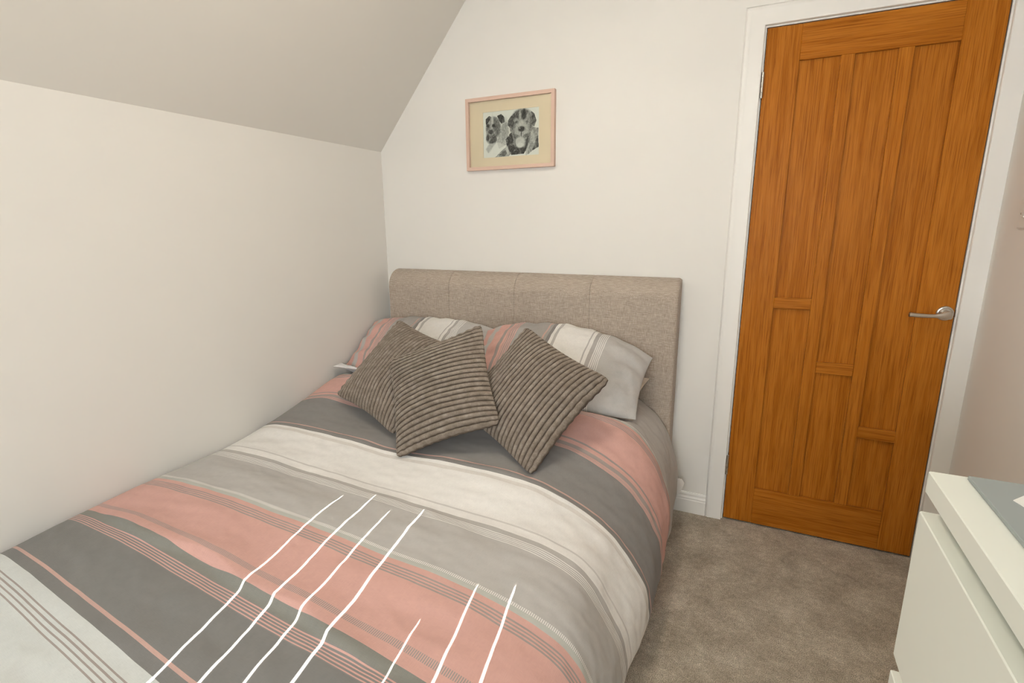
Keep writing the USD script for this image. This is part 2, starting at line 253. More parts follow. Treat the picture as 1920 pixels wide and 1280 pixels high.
def mould(prof, A, B, out, ca, cb):
    """profile swept from A to B on a wall facing -y; out: outward direction; ca, cb: mitre slopes at the ends"""
    A, B, out = map(np.array, (A, B, out)); d = (B-A)/np.linalg.norm(B-A); n = len(prof)
    V = [A + out*w - np.array([0, 1, 0])*p + d*(ca*w) for w, p in prof] + [B + out*w - np.array([0, 1, 0])*p + d*(cb*w) for w, p in prof]
    F = [(i, (i+1) % n, n+(i+1) % n) for i in range(n)] + [(i, n+(i+1) % n, n+i) for i in range(n)]
    pl = sg.Polygon(prof); tv, tf = trimesh.creation.triangulate_polygon(pl, engine='earcut')
    idx = [int(np.argmin(np.abs(np.array(prof)-q).sum(1))) for q in tv]
    for a, b, c in tf: F += [(idx[a], idx[b], idx[c]), (n+idx[a], n+idx[c], n+idx[b])]
    m = trimesh.Trimesh(np.array(V, float), F); trimesh.repair.fix_normals(m); return m
struct('trim_2', mould(architrave(AWd), (AX0, 0, 0.0), (AX0, 0, AZ), (-1, 0, 0), 0, 1), gloss_mat, 'white architrave on the hinge side of the door', 20)
struct('trim_3', mould(architrave(AWd), (AX0, 0, AZ), (AX1, 0, AZ), (0, 0, 1), -1, 0), gloss_mat, 'white architrave over the door', 20)
pr = [(0, 0), (0, 0.012), (0.002, 0.0145), (0.006, 0.015), (RX-AX1, 0.0155), (RX-AX1, 0)]
struct('trim_4', mould(pr, (AX1, 0, 0.0), (AX1, 0, AZ+AWd), (1, 0, 0), 0, 0), gloss_mat, 'narrow white architrave on the handle side of the door', 20)
# skirting
def skirt(a, b, wallpos, axis, sgn):
    p = [(0, 0.0), (0.0145, 0.0), (0.0145, 0.062), (0.0125, 0.066), (0.0125, 0.072), (0.008, 0.080), (0.007, 0.090), (0.004, 0.096), (0, 0.097)]
    if axis == 'x': return extrude(sg.Polygon([(wallpos+sgn*q, z) for q, z in p]), a, b, 'x')
    return extrude(sg.Polygon([(wallpos+sgn*q, z) for q, z in p]), a, b, 'y')
struct('baseboard_back', skirt(0.0, AX0-AWd, 0.0, 'x', -1), gloss_mat, None, 20)
struct('baseboard_left', skirt(WY, 0.0, 0.0, 'y', 1), gloss_mat, None, 20)
struct('baseboard_right', skirt(WY, -0.0, RX, 'y', -1), gloss_mat, None, 20)
# window behind the camera
wn = thing('window_1', 'white framed window behind the vertical blind', None, None, 'structure')
fr = 0.05
obj('window_frame', cat(bx(WX0, WX1, WY-0.10, WY-0.04, WZ0, WZ0+fr), bx(WX0, WX1, WY-0.10, WY-0.04, WZ1-fr, WZ1), bx(WX0, WX0+fr, WY-0.10, WY-0.04, WZ0+fr, WZ1-fr), bx(WX1-fr, WX1, WY-0.10, WY-0.04, WZ0+fr, WZ1-fr)), gloss_mat, wn)
glass_mat = M('window_glass', {'t': ('transparent_bsdf', {'color': (0.97, 0.98, 0.97)}), 'g': ('glossy_bsdf', {'roughness': 0.02, 'color': (1, 1, 1)}), 'f': ('fresnel', {'IOR': 1.45}), 'm': ('mix_closure', {})},
    [('f.fac', 'm.fac'), ('t.BSDF', 'm.closure1'), ('g.BSDF', 'm.closure2')], 'm.closure')
obj('pane', bx(WX0+fr, WX1-fr, WY-0.074, WY-0.068, WZ0+fr, WZ1-fr), glass_mat, wn)
obj('window_sill', bx(WX0-0.03, WX1+0.03, WY-0.04, WY+0.03, WZ0-0.025, WZ0, 0.004), gloss_mat, wn)
# vertical blind: the edges between slats leave the slits that streak the duvet
blind_mat = M('blind_fabric', {'d': ('diffuse_bsdf', {'color': (0.75, 0.72, 0.66)}), 't': ('translucent_bsdf', {'color': (0.75, 0.70, 0.62)}), 'm': ('mix_closure', {'fac': 0.02})}, [('d.BSDF', 'm.closure1'), ('t.BSDF', 'm.closure2')], 'm.closure')
bl = thing('vertical_blind', 'cream vertical blind with thin gaps between its slats', 'blind')
obj('headrail', bx(WX0+0.005, WX1-0.005, WY-0.034, WY+0.014, WZ1-0.04, WZ1-0.003, 0.003), gloss_mat, bl)
zb, zt = WZ0+0.012, WZ1-0.042
slits = [(0.813, -1.144, 0.0010, 0.0085), (0.911, -1.101, 0.0014, 0.0085), (0.999, -1.160, 0.0008, 0.0090), (1.093, -1.119, 0.0022, 0.0095), (1.264, -1.530, 0.0, 0.0032), (1.354, -1.370, 0.0006, 0.0105), (1.441, -1.348, 0.0005, 0.0105)]
sx = [x+0.1673*(-1.75-WY) for x, *_ in slits]
edges = sorted([WX0+0.012] + [sx[0]-0.09*k for k in range(1, 9) if sx[0]-0.09*k > WX0+0.03] + sx + [(sx[3]+sx[4])/2] + [sx[-1]+0.09*k for k in range(1, 14) if sx[-1]+0.09*k < WX1-0.03] + [WX1-0.012])
gaps = {edges.index(x): (a, b, (0.45+(y-WY)/0.986*math.tan(SUN_EL)-zb)/(zt-zb)) for x, (_, y, a, b) in zip(sx, slits)}
def gap(i, z):
    if i not in gaps: return np.full_like(z, -0.012)
    g0, g1, top = gaps[i]; f = (z-zb)/(zt-zb)
    return np.where(f < top, g1+(g0-g1)*f/top, -0.010*np.clip((f-top)/0.05, 0, 1))
zs = np.linspace(zb, zt, 60)
for i in range(len(edges)-1):
    xl = edges[i] + (gap(i, zs)/2 if 0 < i else 0*zs); xr = edges[i+1] - (gap(i+1, zs)/2 if i+1 < len(edges)-1 else 0*zs)
    nx = 7; s = np.linspace(0, 1, nx); X = xl[:, None]*(1-s)+xr[:, None]*s
    Y = WY-0.018 - 0.007*(2*s-1)[None] + 0*X; Z = np.repeat(zs[:, None], nx, 1)
    A = np.stack([X, Y, Z], -1).reshape(-1, 3); B = A + [0, 0.0012, 0]; q = grid_faces(60, nx); o = len(A)
    q = np.vstack([q, q[:, ::-1]+o])
    rim = [k*nx for k in range(60)] + [59*nx+k for k in range(1, nx)] + [k*nx+nx-1 for k in range(58, -1, -1)] + [k for k in range(nx-2, 0, -1)]
    q = np.vstack([q, [(rim[k], rim[(k+1) % len(rim)], rim[(k+1) % len(rim)]+o, rim[k]+o) for k in range(len(rim))]])
    obj('slat', (np.vstack([A, B]), q), blind_mat, bl)

# ------------------------------------------------------------------ the bed
bed = thing('bed', 'double bed with a taupe linen headboard rolled back along its top', 'bed')
HB0, HB1 = 0.079, 1.555
seams = [HB0, 0.4511, 0.8103, 1.1778, HB1]
def hb_profile(n=26):
    a = np.linspace(0, math.pi/2, n); r = 0.088
    pts = [(-0.100, 0.20), (-0.101, 0.5), (-0.102, 0.8)] + [(-0.014-r*math.cos(k), 0.984+r*math.sin(k)) for k in a]
    return np.array(pts + [(-0.006, 1.068), (-0.004, 1.05), (-0.004, 0.5), (-0.004, 0.20)])
PF = hb_profile()
for k in range(4):
    a, b = seams[k], seams[k+1]; e0 = 0.009 if k == 0 else 0.005; e1 = 0.014 if k == 3 else 0.005
    dp = 0.012 if k in (0,) else 0.0035
    u = np.unique(np.concatenate([a+e0*np.array([0, .06, .2, .4, .7, 1.0]), np.linspace(a+e0, b-e1, 16), b-e1*np.array([0, .06, .2, .4, .7, 1.0])]))
    def inset(x):
        l = np.clip((x-a)/e0, 0, 1); r = np.clip((b-x)/e1, 0, 1)
        dl, dr_ = (0.007 if k == 0 else 0.0035), (0.013 if k == 3 else 0.0035)
        return dl*(1-np.sqrt(np.maximum(0, 1-(1-l)**2))) + dr_*(1-np.sqrt(np.maximum(0, 1-(1-r)**2)))
    nrm = np.gradient(PF, axis=0); nrm = np.stack([nrm[:, 1], -nrm[:, 0]], 1); nrm /= np.linalg.norm(nrm, axis=1, keepdims=True)
    cen = np.array([-0.05, 0.6]); sgn = np.sign((nrm*(PF-cen)).sum(1))[:, None]; nrm = nrm*np.where(sgn == 0, 1, sgn)
    V = []
    for x in u:
        q = PF - nrm*inset(x); V.append(np.stack([np.full(len(q), x), q[:, 0], q[:, 1]], 1))
    V = np.array(V); n, m = V.shape[:2]; F = [tuple(f) for f in grid_faces(n, m)]
    F += [(i*m, i*m+m-1, (i+1)*m+m-1, (i+1)*m) for i in range(n-1)]
    mm = trimesh.Trimesh(V.reshape(-1, 3), np.vstack([np.array(F)[:, [0, 1, 2]], np.array(F)[:, [0, 2, 3]]]), process=False)
    tv, tf = trimesh.creation.triangulate_polygon(sg.Polygon(PF), engine='earcut')
    idx = np.array([int(np.argmin(np.abs(PF-q).sum(1))) for q in tv])
    caps = np.vstack([idx[tf], (idx[tf]+(n-1)*m)[:, ::-1]])
    mm = trimesh.Trimesh(mm.vertices, np.vstack([mm.faces, caps])); trimesh.repair.fix_normals(mm)
    obj('headboard_panel', mm, linen_mat, bed, 45)
obj('bed_base', bx(0.11, 1.50, -2.00, -0.106, 0.05, 0.24, 0.012), linen_mat, bed)
for x in (0.16, 1.46):
    for y in (-2.0, -0.2):
        obj('bed_leg', bx(x-0.025, x+0.025, y-0.025, y+0.025, 0.0, 0.05, 0.003), black_mat, bed)
for x in (0.30, 1.35):
    obj('headboard_strut', bx(x-0.03, x+0.03, -0.06, -0.02, 0.02, 0.205, 0.003), black_mat, bed)
tag(obj('mattress', bx(0.11, 1.46, -2.00, -0.11, 0.242, 0.345, 0.03), sheet_mat), 'white mattress hidden under the striped duvet', 'mattress')

# duvet: cross-sections (x, z) measured at distances v from the head wall
TAIL = [(1.655, 0.22), (1.652, 0.14), (1.632, 0.07), (1.610, 0.03)]
def left(z): return [(0.016, z-0.15), (0.017, z-0.07), (0.028, z-0.022), (0.06, z-0.003)]
ROWS = {
 0.11: left(.60)+[(.3, .61), (.6, .605), (.9, .605), (1.15, .60), (1.30, .588), (1.40, .555), (1.48, .50), (1.54, .43), (1.585, .34)]+[(1.615, .25), (1.622, .16), (1.615, .08), (1.60, .03)],
 0.30: left(.61)+[(.3, .62), (.6, .615), (.9, .615), (1.15, .61), (1.29, .605), (1.39, .58), (1.47, .535), (1.53, .47), (1.58, .39), (1.612, .30)]+[(1.630, .22), (1.632, .14), (1.622, .07), (1.605, .03)],
 0.48: left(.60)+[(.3, .615), (.6, .605), (.9, .61), (1.15, .61), (1.29, .606), (1.39, .587), (1.47, .549), (1.53, .487), (1.58, .41), (1.615, .33)]+[(1.638, .24), (1.638, .14), (1.624, .07), (1.605, .03)],
 0.71: left(.545)+[(.2, .566), (.34, .556), (.5, .54), (.8, .545), (1.04, .556), (1.19, .551), (1.29, .539), (1.38, .508), (1.48, .455), (1.56, .385), (1.61, .318), (1.64, .26)]+TAIL[1:],
 0.92: left(.50)+[(.14, .511), (.36, .516), (.52, .511), (.69, .498), (.85, .501), (.98, .507), (1.12, .506), (1.25, .497), (1.34, .474), (1.43, .439), (1.50, .395), (1.55, .345), (1.60, .285), (1.64, .22)]+TAIL[1:],
 1.13: left(.474)+[(.24, .484), (.47, .474), (.66, .468), (.79, .461), (.94, .456), (1.09, .454), (1.23, .450), (1.34, .438), (1.44, .413), (1.50, .381), (1.55, .330), (1.60, .268), (1.635, .20)]+[(1.640, .13), (1.622, .065), (1.60, .03)],
 1.355: left(.474)+[(.25, .487), (.45, .487), (.67, .477), (.87, .464), (1.01, .455), (1.15, .449), (1.27, .438), (1.38, .420), (1.46, .396), (1.53, .362), (1.59, .300), (1.625, .22)]+[(1.632, .14), (1.60, .07), (1.575, .03)],
 1.555: left(.464)+[(.25, .474), (.45, .470), (.67, .458), (.87, .446), (1.01, .44), (1.15, .436), (1.27, .428), (1.38, .410), (1.46, .386), (1.53, .350), (1.59, .285), (1.62, .20)]+[(1.620, .13), (1.58, .07), (1.55, .03)],
 1.76: left(.445)+[(.25, .452), (.45, .446), (.67, .438), (.87, .43), (1.01, .426), (1.15, .423), (1.27, .415), (1.38, .397), (1.46, .373), (1.53, .335), (1.59, .27), (1.62, .19)]+[(1.622, .13), (1.60, .07), (1.58, .03)],
 2.03: left(.41)+[(.25, .42), (.45, .42), (.67, .415), (.87, .41), (1.01, .405), (1.15, .40), (1.27, .39), (1.38, .372), (1.46, .348), (1.53, .31), (1.59, .25), (1.62, .18)]+[(1.622, .13), (1.60, .07), (1.58, .03)],
}
NS, NV = 300, 340
keys = sorted(ROWS); S = np.linspace(0, 1, NS); sec, arcs = [], []
for k in keys:
    p = np.array(ROWS[k]); d = np.r_[0, np.cumsum(np.linalg.norm(np.diff(p, axis=0), axis=1))]
    f = PchipInterpolator(d, p); sec.append(f(S*d[-1])); arcs.append(d[-1])
sec = np.array(sec)
for _ in range(6): sec[:, 1:-1] = 0.25*sec[:, :-2]+0.5*sec[:, 1:-1]+0.25*sec[:, 2:]
VV = np.concatenate([np.linspace(0.11, 2.03, NV)])
sf = PchipInterpolator(keys, sec)(VV)                      # NV x NS x 2
X, Z = sf[..., 0], sf[..., 1]; Vg = np.repeat(VV[:, None], NS, 1); Y = -Vg.copy()
k = sstep(1.30, 1.85, Vg); Y -= k*0.085*np.clip(X/1.0, 0, 1.3)         # the cloth lies a little askew towards the foot
X = X - 0.020*(1-sstep(0.2, 0.45, Z))*sstep(1.45, 1.55, X)*(1+0.6*sstep(0.95, 1.15, Vg))
P = np.stack([X, Y, Z], -1)
dS = np.gradient(P, axis=1); dV = np.gradient(P, axis=0); N = np.cross(dS, dV); N /= np.linalg.norm(N, axis=-1, keepdims=True)
if N[NV//2, NS//2, 2] < 0: N = -N
q = np.stack([X, Vg, Z], -1); edge = sstep(0.02, 0.10, X)
wr = 0.022*fbm(q*[2.2, 5.5, 3.0], 3, 3) + 0.014*fbm(q*[5, 13, 8], 3, 11) + 0.0045*fbm(q*[16, 30, 20], 2, 7)
wr += 0.012*sstep(1.40, 1.6, X)*fbm(q*[2, 16, 3], 3, 5)                 # upright folds in the side drop
fold = 1.552 + 0.010*np.sin(X*7) + 0.008*np.sin(X*17+1)
amp = sstep(0.10, 0.3, X)*(1-sstep(1.0, 1.35, X))
dv = Vg - fold
wr += amp*0.017*np.where(dv < 0, np.exp(-(dv/0.055)**2), np.exp(-(dv/0.012)**2))     # an overlap of cloth along one stripe
lip = 0.914 + 0.006*np.sin(X*9+1); dv = Vg-lip
wr += 0.004*sstep(0.25, .4, X)*(1-sstep(1.4, 1.6, X))*np.exp(-(dv/0.012)**2)
P = P + N*(wr*np.maximum(edge, 0.25))[..., None]
P[..., 0] = np.maximum(P[..., 0], 0.012)
P[..., 2] = np.maximum(P[..., 2], 0.012)
# pillows
def pillow_mesh(L, Wd, T, seed, nu=110, nv=80, taper=0.0, pinch=0.06):
    u, v = np.meshgrid(np.sin(np.linspace(-1, 1, nu)*math.pi/2), np.sin(np.linspace(-1, 1, nv)*math.pi/2), indexing='ij')
    x = L/2*u*(1-pinch*(1-v**2)*u**2*0.6); y = Wd/2*v*(1-pinch*(1-u**2)*v**2)*(1-taper*np.abs(u)**2.5)
    h = ((1-np.abs(u)**2.6)*(1-np.abs(v)**2.2)); h = np.sign(h)*np.abs(h)**0.62
    pts = np.stack([x*3, y*3, 0*x+seed], -1)
    w = 0.030*fbm(pts*3.3, 3, seed) + 0.012*fbm(pts*9, 3, seed+3)
    rad = 0.010*np.abs(u)**3*np.sin(v*13+seed+3*fbm(pts*4, 2, seed+8)) + 0.008*np.abs(v)**4*np.sin(u*23+seed)
    top = T/2*h + (w+rad)*np.clip(h*2.2, 0, 1); bot = -T/2*h*0.85
    up_, dn = np.stack([x, y, top], -1), np.stack([x, y, bot], -1)
    pts2 = np.vstack([up_.reshape(-1, 3), dn.reshape(-1, 3)])
    qf = grid_faces(nu, nv); q = np.vstack([qf, qf[:, ::-1]+nu*nv])
    uv = np.stack([x+L/2, y+Wd/2], -1).reshape(-1, 2)
    return pts2, q, np.vstack([uv, uv]), nu*nv
def frame(c, ex, ey):
    ex = np.array(ex, float); ex /= np.linalg.norm(ex); ey = np.array(ey, float); ey -= ex*(ey@ex); ey /= np.linalg.norm(ey); return np.array(c, float), ex, ey, np.cross(ex, ey)
def place(v, fr): c, ex, ey, ez = fr; return c + v[:, :1]*ex + v[:, 1:2]*ey + v[:, 2:3]*ez
def behind(v, other, gap=0.003):
    """presses the points v down behind the back of another cushion or pillow (its vertices, its frame)"""
    ov, (c, ex, ey, ez), half = other
    L = lambda p: np.stack([(p-c)@ex, (p-c)@ey, (p-c)@ez], 1)
    top, bot = L(ov[:half]), L(ov[half:]); q = L(v)
    zb_ = LinearNDInterpolator(bot[::3, :2], bot[::3, 2])(q[:, :2]*0.95); zt_ = LinearNDInterpolator(top[::3, :2], top[::3, 2])(q[:, :2]*0.95)
    hit = np.isfinite(zb_) & np.isfinite(zt_) & (q[:, 2] > zb_-gap) & (q[:, 2] < zt_+0.12)
    q[hit, 2] = zb_[hit]-gap
    return c + q[:, :1]*ex + q[:, 1:2]*ey + q[:, 2:3]*ez

ontop = []
def pillow(label, L, Wd, T, fr, mat, seed, back=None, warp=None, over=None, taper=0.0):
    v, q, uv, half = pillow_mesh(L, Wd, T, seed, taper=taper)
    if warp: v = warp(v)
    v = place(v, fr)
    if over: v = behind(v, over)
    v[:, 0] = np.maximum(v[:, 0], 0.008); ontop.append((v, fr, half))
    f = np.vstack([q[:, [0, 1, 2]], q[:, [0, 2, 3]]])
    if back is None:
        p = obj('pillow', (v, f), mat, None, True, uv)
    else:
        p = thing('pillow')
        fu = f[(f < half).all(1)]; fd = f[(f >= half).all(1)]-half
        obj('pillowcase_front', (v[:half], fu), mat, p, True, uv[:half]); obj('pillowcase_back', (v[half:], fd), back, p, True, uv[half:])
    return tag(p, label, 'pillow')
def bend(v):
    v = v.copy(); u = v[:, 0]/0.36; v[:, 1] -= 0.030*u**2; v[:, 2] -= 0.012*u**2; return v
pillow('pink, grey and white striped pillow against the headboard on the door side', 0.765, 0.435, 0.19, frame((1.092, -0.284, 0.721), (1, 0.02, -0.075), (0.04, 0.80, 0.60)), pillow_mat, 33, pillow_pink_mat, bend, None, 0.29)
pillow('pink, grey and white striped pillow against the headboard by the left wall', 0.735, 0.42, 0.17, frame((0.380, -0.272, 0.712), (1, 0, 0.015), (0, 0.80, 0.60)), pillow_mat, 21, pillow_pink_mat, None, ontop[0], 0.28)
pillow('pale white pillow under the striped pillow by the left wall', 0.66, 0.37, 0.11, frame((0.347, -0.295, 0.645), (1, 0, 0.0), (0, 1, 0.06)), pillow_white_mat, 4, over=ontop[1])
pillow('cream pillow under the striped pillow on the side nearest the door', 0.67, 0.34, 0.10, frame((1.125, -0.285, 0.638), (1, 0, -0.02), (0, 1, 0.10)), pillow_cream_mat, 9, over=ontop[0])

# corduroy cushions
def cushion(label, corners, ribs, seed, T=0.15, along='x', over=None, near=1.0):
    """corners: top right, left, bottom, right of the square as seen; ribs run from the left to the top corner ('x') or along the left side ('y')"""
    C = CAM + near*(np.array(corners, float)-CAM); c = C.mean(0); ex = (C[0]-C[1]+C[3]-C[2])/2; ey = (C[0]-C[3]+C[1]-C[2])/2
    Sx = np.linalg.norm(ex); fr = frame(c, ex, ey); Sz = Sx*1.075
    nr, nl = ribs*12+1, 90
    a = np.linspace(-1, 1, nr); b = np.sin(np.linspace(-1, 1, nl)*math.pi/2)
    v, u = np.meshgrid(a, b, indexing='ij')                    # v across the ribs, u along them
    pin = 0.085
    rc = 1-0.055*np.abs(u)**9*np.abs(v)**9
    x = Sz/2*u*(1-pin*(1-v**2))*rc; y = Sz/2*v*(1-pin*(1-u**2))*rc
    h = np.abs((1-np.abs(u)**2.2)*(1-np.abs(v)**2.2))**0.72
    pts = np.stack([x*4, y*4, 0*x+seed*1.7], -1)
    sag = 0.020*fbm(pts*1.6, 3, seed)*np.clip(h*2, 0, 1)
    ph = (v+1)/2*ribs + 0.16*fbm(pts*[5, 1.2, 1], 2, seed+2)
    rib = np.abs(np.sin(np.pi*ph))**0.42
    rip = 0.003*np.clip(1-h*1.7, 0, 1)*np.sin(u*40+seed)*(np.abs(v) > 0.85)
    top = T/2*h + sag + rip + (0.0125*rib-0.009)*np.clip(h*3+0.3, 0, 1); bot = -T/2*h - (0.0075*rib-0.005)*np.clip(h*3, 0, 1)
    up_, dn = np.stack([x, y, top], -1).reshape(-1, 3), np.stack([x, y, bot], -1).reshape(-1, 3)
    dn[np.abs(h.reshape(-1)) < 1e-9, 2] = up_[np.abs(h.reshape(-1)) < 1e-9, 2]-0.004
    if along == 'y': up_, dn = (w[:, [1, 0, 2]]*[-1, 1, 1] for w in (up_, dn))
    n = len(up_); qf = grid_faces(nr, nl); q = np.vstack([qf[:, ::-1], qf+n])
    rim = [i*nl for i in range(nr)] + [(nr-1)*nl+j for j in range(1, nl)] + [i*nl+nl-1 for i in range(nr-2, -1, -1)] + list(range(nl-2, 0, -1))
    q = np.vstack([q, [(rim[i], rim[(i+1) % len(rim)], rim[(i+1) % len(rim)]+n, rim[i]+n) for i in range(len(rim))]])
    tmv = place(np.vstack([up_, dn]), fr)
    if over: tmv = behind(tmv, over)
    ontop.append((tmv, fr, n))
    f = np.vstack([q[:, [0, 1, 2]], q[:, [0, 2, 3]]]); m = trimesh.Trimesh(tmv, f, process=False)
    if m.volume < 0: f = f[:, ::-1]
    p = obj('cushion', (tmv, f), cord_mat, None, True)
    wl = np.abs(np.sin(np.pi*ph)).reshape(-1)**0.7
    UsdGeom.PrimvarsAPI(UsdGeom.Mesh(p)).CreatePrimvar('wale', Sdf.ValueTypeNames.FloatArray, 'vertex').Set(Vt.FloatArray.FromNumpy(np.r_[wl, wl].astype(np.float32)))
    tag(p, label, 'cushion')
cushion('brown-grey jumbo corduroy cushion in the middle, in front of the other two', [(0.900, -0.603, 0.919), (0.548, -0.700, 0.772), (0.724, -0.909, 0.490), (1.075, -0.812, 0.637)], 22, 5, near=0.978)
cushion('brown-grey jumbo corduroy cushion nearest the left wall, partly behind the middle one', [(0.414, -0.464, 0.880), (0.283, -0.728, 0.610), (0.659, -0.848, 0.545), (0.790, -0.584, 0.815)], 22, 2, over=ontop[-1])
cushion('brown-grey jumbo corduroy cushion nearest the door, standing on its corner', [(1.044, -0.493, 0.901), (0.863, -0.725, 0.629), (1.22, -0.856, 0.504), (1.401, -0.625, 0.776)], 23, 8, over=ontop[-2], near=0.985)

# what rests on the duvet dents it
resting = np.vstack([r[0] for r in ontop]); cell = 0.010
gi = np.floor(resting[:, :2]/cell).astype(int); g0 = gi.min(0)-6; gs = gi.max(0)-g0+7
zmin = np.full(gs, 9.0); np.minimum.at(zmin, tuple((gi-g0).T), resting[:, 2]); zmin = grey_erosion(zmin, 3)
ij = np.clip((P[..., :2]/cell-g0), 0, gs-1.001); zl = map_coordinates(zmin, [ij[..., 0], ij[..., 1]], order=1)
press = np.clip(P[..., 2]-(zl-0.003), 0, 0.25)*(P[..., 2] > 0.40)
press = np.maximum(press, gaussian_filter(press, 6)); P[..., 2] -= press
inner = P - N*0.016; inner[..., 0] = np.maximum(inner[..., 0], 0.010)
arc = S[None]*np.interp(VV, keys, arcs)[:, None]
A, B = P.reshape(-1, 3), inner.reshape(-1, 3); o = len(A); qf = grid_faces(NV, NS)
rim = [i*NS for i in range(NV)] + [(NV-1)*NS+j for j in range(1, NS)] + [i*NS+NS-1 for i in range(NV-2, -1, -1)] + list(range(NS-2, 0, -1))
rq = np.array([(rim[i], rim[(i+1) % len(rim)], rim[(i+1) % len(rim)]+o, rim[i]+o) for i in range(len(rim))])
uv = np.stack([arc, Vg], -1).reshape(-1, 2)
quads = np.vstack([qf, qf[:, ::-1]+o, rq[:, ::-1]])
vv, ff = np.vstack([A, B]), np.vstack([quads[:, [0, 1, 2]], quads[:, [0, 2, 3]]])
tm = trimesh.Trimesh(vv, ff, process=False)
if tm.volume < 0: ff = ff[:, ::-1]
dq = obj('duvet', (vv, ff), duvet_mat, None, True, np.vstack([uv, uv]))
tag(dq, 'pink, grey and white striped duvet spread over the bed', 'duvet')
tab = trimesh.convex.convex_hull(np.array([(x, y+d, z) for x, y, z in ((1.598, -0.112, 0.208), (1.618, -0.106, 0.203), (1.629, -0.104, 0.187), (1.622, -0.108, 0.160), (1.604, -0.114, 0.126)) for d in (0, 0.005)]))
tag(obj('corner_tab', tab, sheet_mat, dq), 'white corner of the duvet lining')

# ------------------------------------------------------------------ the picture on the wall
pc = thing('framed_picture', 'pencil drawing of two dogs in a pale pink wooden frame', 'picture')
px0, px1, pz0, pz1 = 0.527, 0.974, 1.551, 1.872
fw_ = 0.0155
pink_wood = paint('pink_wood', (0.68, 0.48, 0.38), 0.45, 0.02, 60, 0.4)
def rail(pts):      # a mitred rail, 20 mm deep
    return extrude(sg.Polygon(pts), -0.022, -0.001, 'y')
I = (px0+fw_, px1-fw_, pz0+fw_, pz1-fw_)
for pts in ([(px0, pz0), (px1, pz0), (I[1], I[2]), (I[0], I[2])], [(px0, pz1), (px1, pz1), (I[1], I[3]), (I[0], I[3])], [(px0, pz0), (I[0], I[2]), (I[0], I[3]), (px0, pz1)], [(px1, pz0), (I[1], I[2]), (I[1], I[3]), (px1, pz1)]):
    obj('frame_rail', rail(pts), pink_wood, pc)
obj('backing', bx(I[0], I[1], -0.006, -0.002, I[2], I[3]), pink_wood, pc)
pr0, pr1, pq0, pq1 = 0.613, 0.896, 1.607, 1.808
obj('mount', extrude(sg.box(I[0], I[2], I[1], I[3]).difference(sg.box(pr0, pq0, pr1, pq1)), -0.0085, -0.0062, 'y'), paint('cream_mount', (0.82, 0.67, 0.48), 0.85, 0.0), pc)
# the drawing: tones on a fine grid
GX, GZ = 340, 242
gx, gz = np.meshgrid(np.linspace(0, 1, GX), np.linspace(0, 1, GZ), indexing='ij')     # gz: 0 at the top
img = np.full(gx.shape, 0.93)
def blob(cx, cy, rx, ry, tone, rot=0.0, soft=0.12, k=1.0):
    global img
    c, s = math.cos(rot), math.sin(rot); X_, Y_ = gx-cx, (gz-cy)*0.71; ryy = ry*0.71
    a, b = (c*X_+s*Y_)/rx, (-s*X_+c*Y_)/ryy
    r = np.sqrt(a*a+b*b) + 0.10*fbm(np.stack([gx*26, gz*18, 0*gx+cx*9], -1), 2, 3)
    m = k*(1-sstep(1-soft, 1+soft, r)); img = img*(1-m) + tone*m
def poly(pts, tone, k=1.0, soft=0.012):
    global img
    import shapely
    d = shapely.distance(shapely.points(np.stack([gx.ravel(), gz.ravel()], 1)), sg.Polygon(pts)).reshape(gx.shape)
    m = k*(1-sstep(0, soft, d + 0.014*(fbm(np.stack([gx*30, gz*22, 0*gx+tone], -1), 2, 5)+0.1))); img = img*(1-m) + tone*m
# light-coated boxer on the left
poly([(.36, .30), (.44, .27), (.47, .48), (.42, .72), (.30, .80), (.26, .66)], 0.70); blob(.39, .42, .05, .22, 0.62, 0.1, .5, .8)
poly([(.05, .86), (.14, .72), (.24, .68), (.36, .72), (.40, .86), (.26, 1.0), (.05, 1.0)], 0.90, 0.6, .04)
poly([(.07, .80), (.17, .62), (.23, .66), (.10, .86)], 0.62, 0.6, .03)
blob(.195, .36, .135, .235, 0.50); blob(.25, .36, .055, .17, 0.36, 0, .5, .7); blob(.175, .25, .022, .16, 0.82, 0.05, .5, .9); blob(.12, .24, .045, .09, 0.62, 0, .5, .8)
poly([(.065, .16), (.13, .105), (.155, .13), (.085, .26), (.07, .28)], 0.22); poly([(.275, .12), (.335, .09), (.39, .16), (.385, .26), (.345, .28), (.30, .20)], 0.18)
blob(.10, .30, .028, .035, 0.16, 0, .5); blob(.20, .31, .030, .035, 0.16, 0, .5)
blob(.15, .50, .085, .115, 0.66, 0, .3); blob(.150, .435, .045, .045, 0.22, 0, .4); blob(.15, .54, .008, .06, 0.3, 0, .6); blob(.095, .555, .030, .075, 0.22, 0.2, .5); blob(.205, .56, .040, .080, 0.34, -0.3, .5)
blob(.18, .63, .075, .045, 0.26, -0.2, .5)
# black and tan dog on the right
poly([(.82, .40), (.97, .44), (.97, .80), (.80, .96), (.72, .80)], 0.55); poly([(.965, .60), (.975, .82), (.88, .88), (.93, .70)], 0.26); blob(.88, .60, .03, .20, 0.75, -0.3, .5, .7)
poly([(.42, .62), (.50, .50), (.84, .52), (.80, .80), (.72, .94), (.52, .95), (.44, .82)], 0.17)
poly([(.22, .99), (.34, .86), (.42, .78), (.50, .92), (.46, .97)], 0.55, 0.9); poly([(.30, .94), (.40, .84), (.44, .90), (.38, .96)], 0.28, 0.8); blob(.44, .84, .022, .10, 0.80, -0.2, .4); blob(.79, .86, .02, .14, 0.72, 0.25, .5)
blob(.685, .33, .205, .285, 0.42); blob(.70, .17, .15, .14, 0.30, 0, .3); blob(.73, .16, .028, .13, 0.10, 0.1, .5); blob(.665, .15, .022, .10, 0.75, 0, .6, .8); blob(.80, .20, .03, .10, 0.66, 0.2, .5, .8)
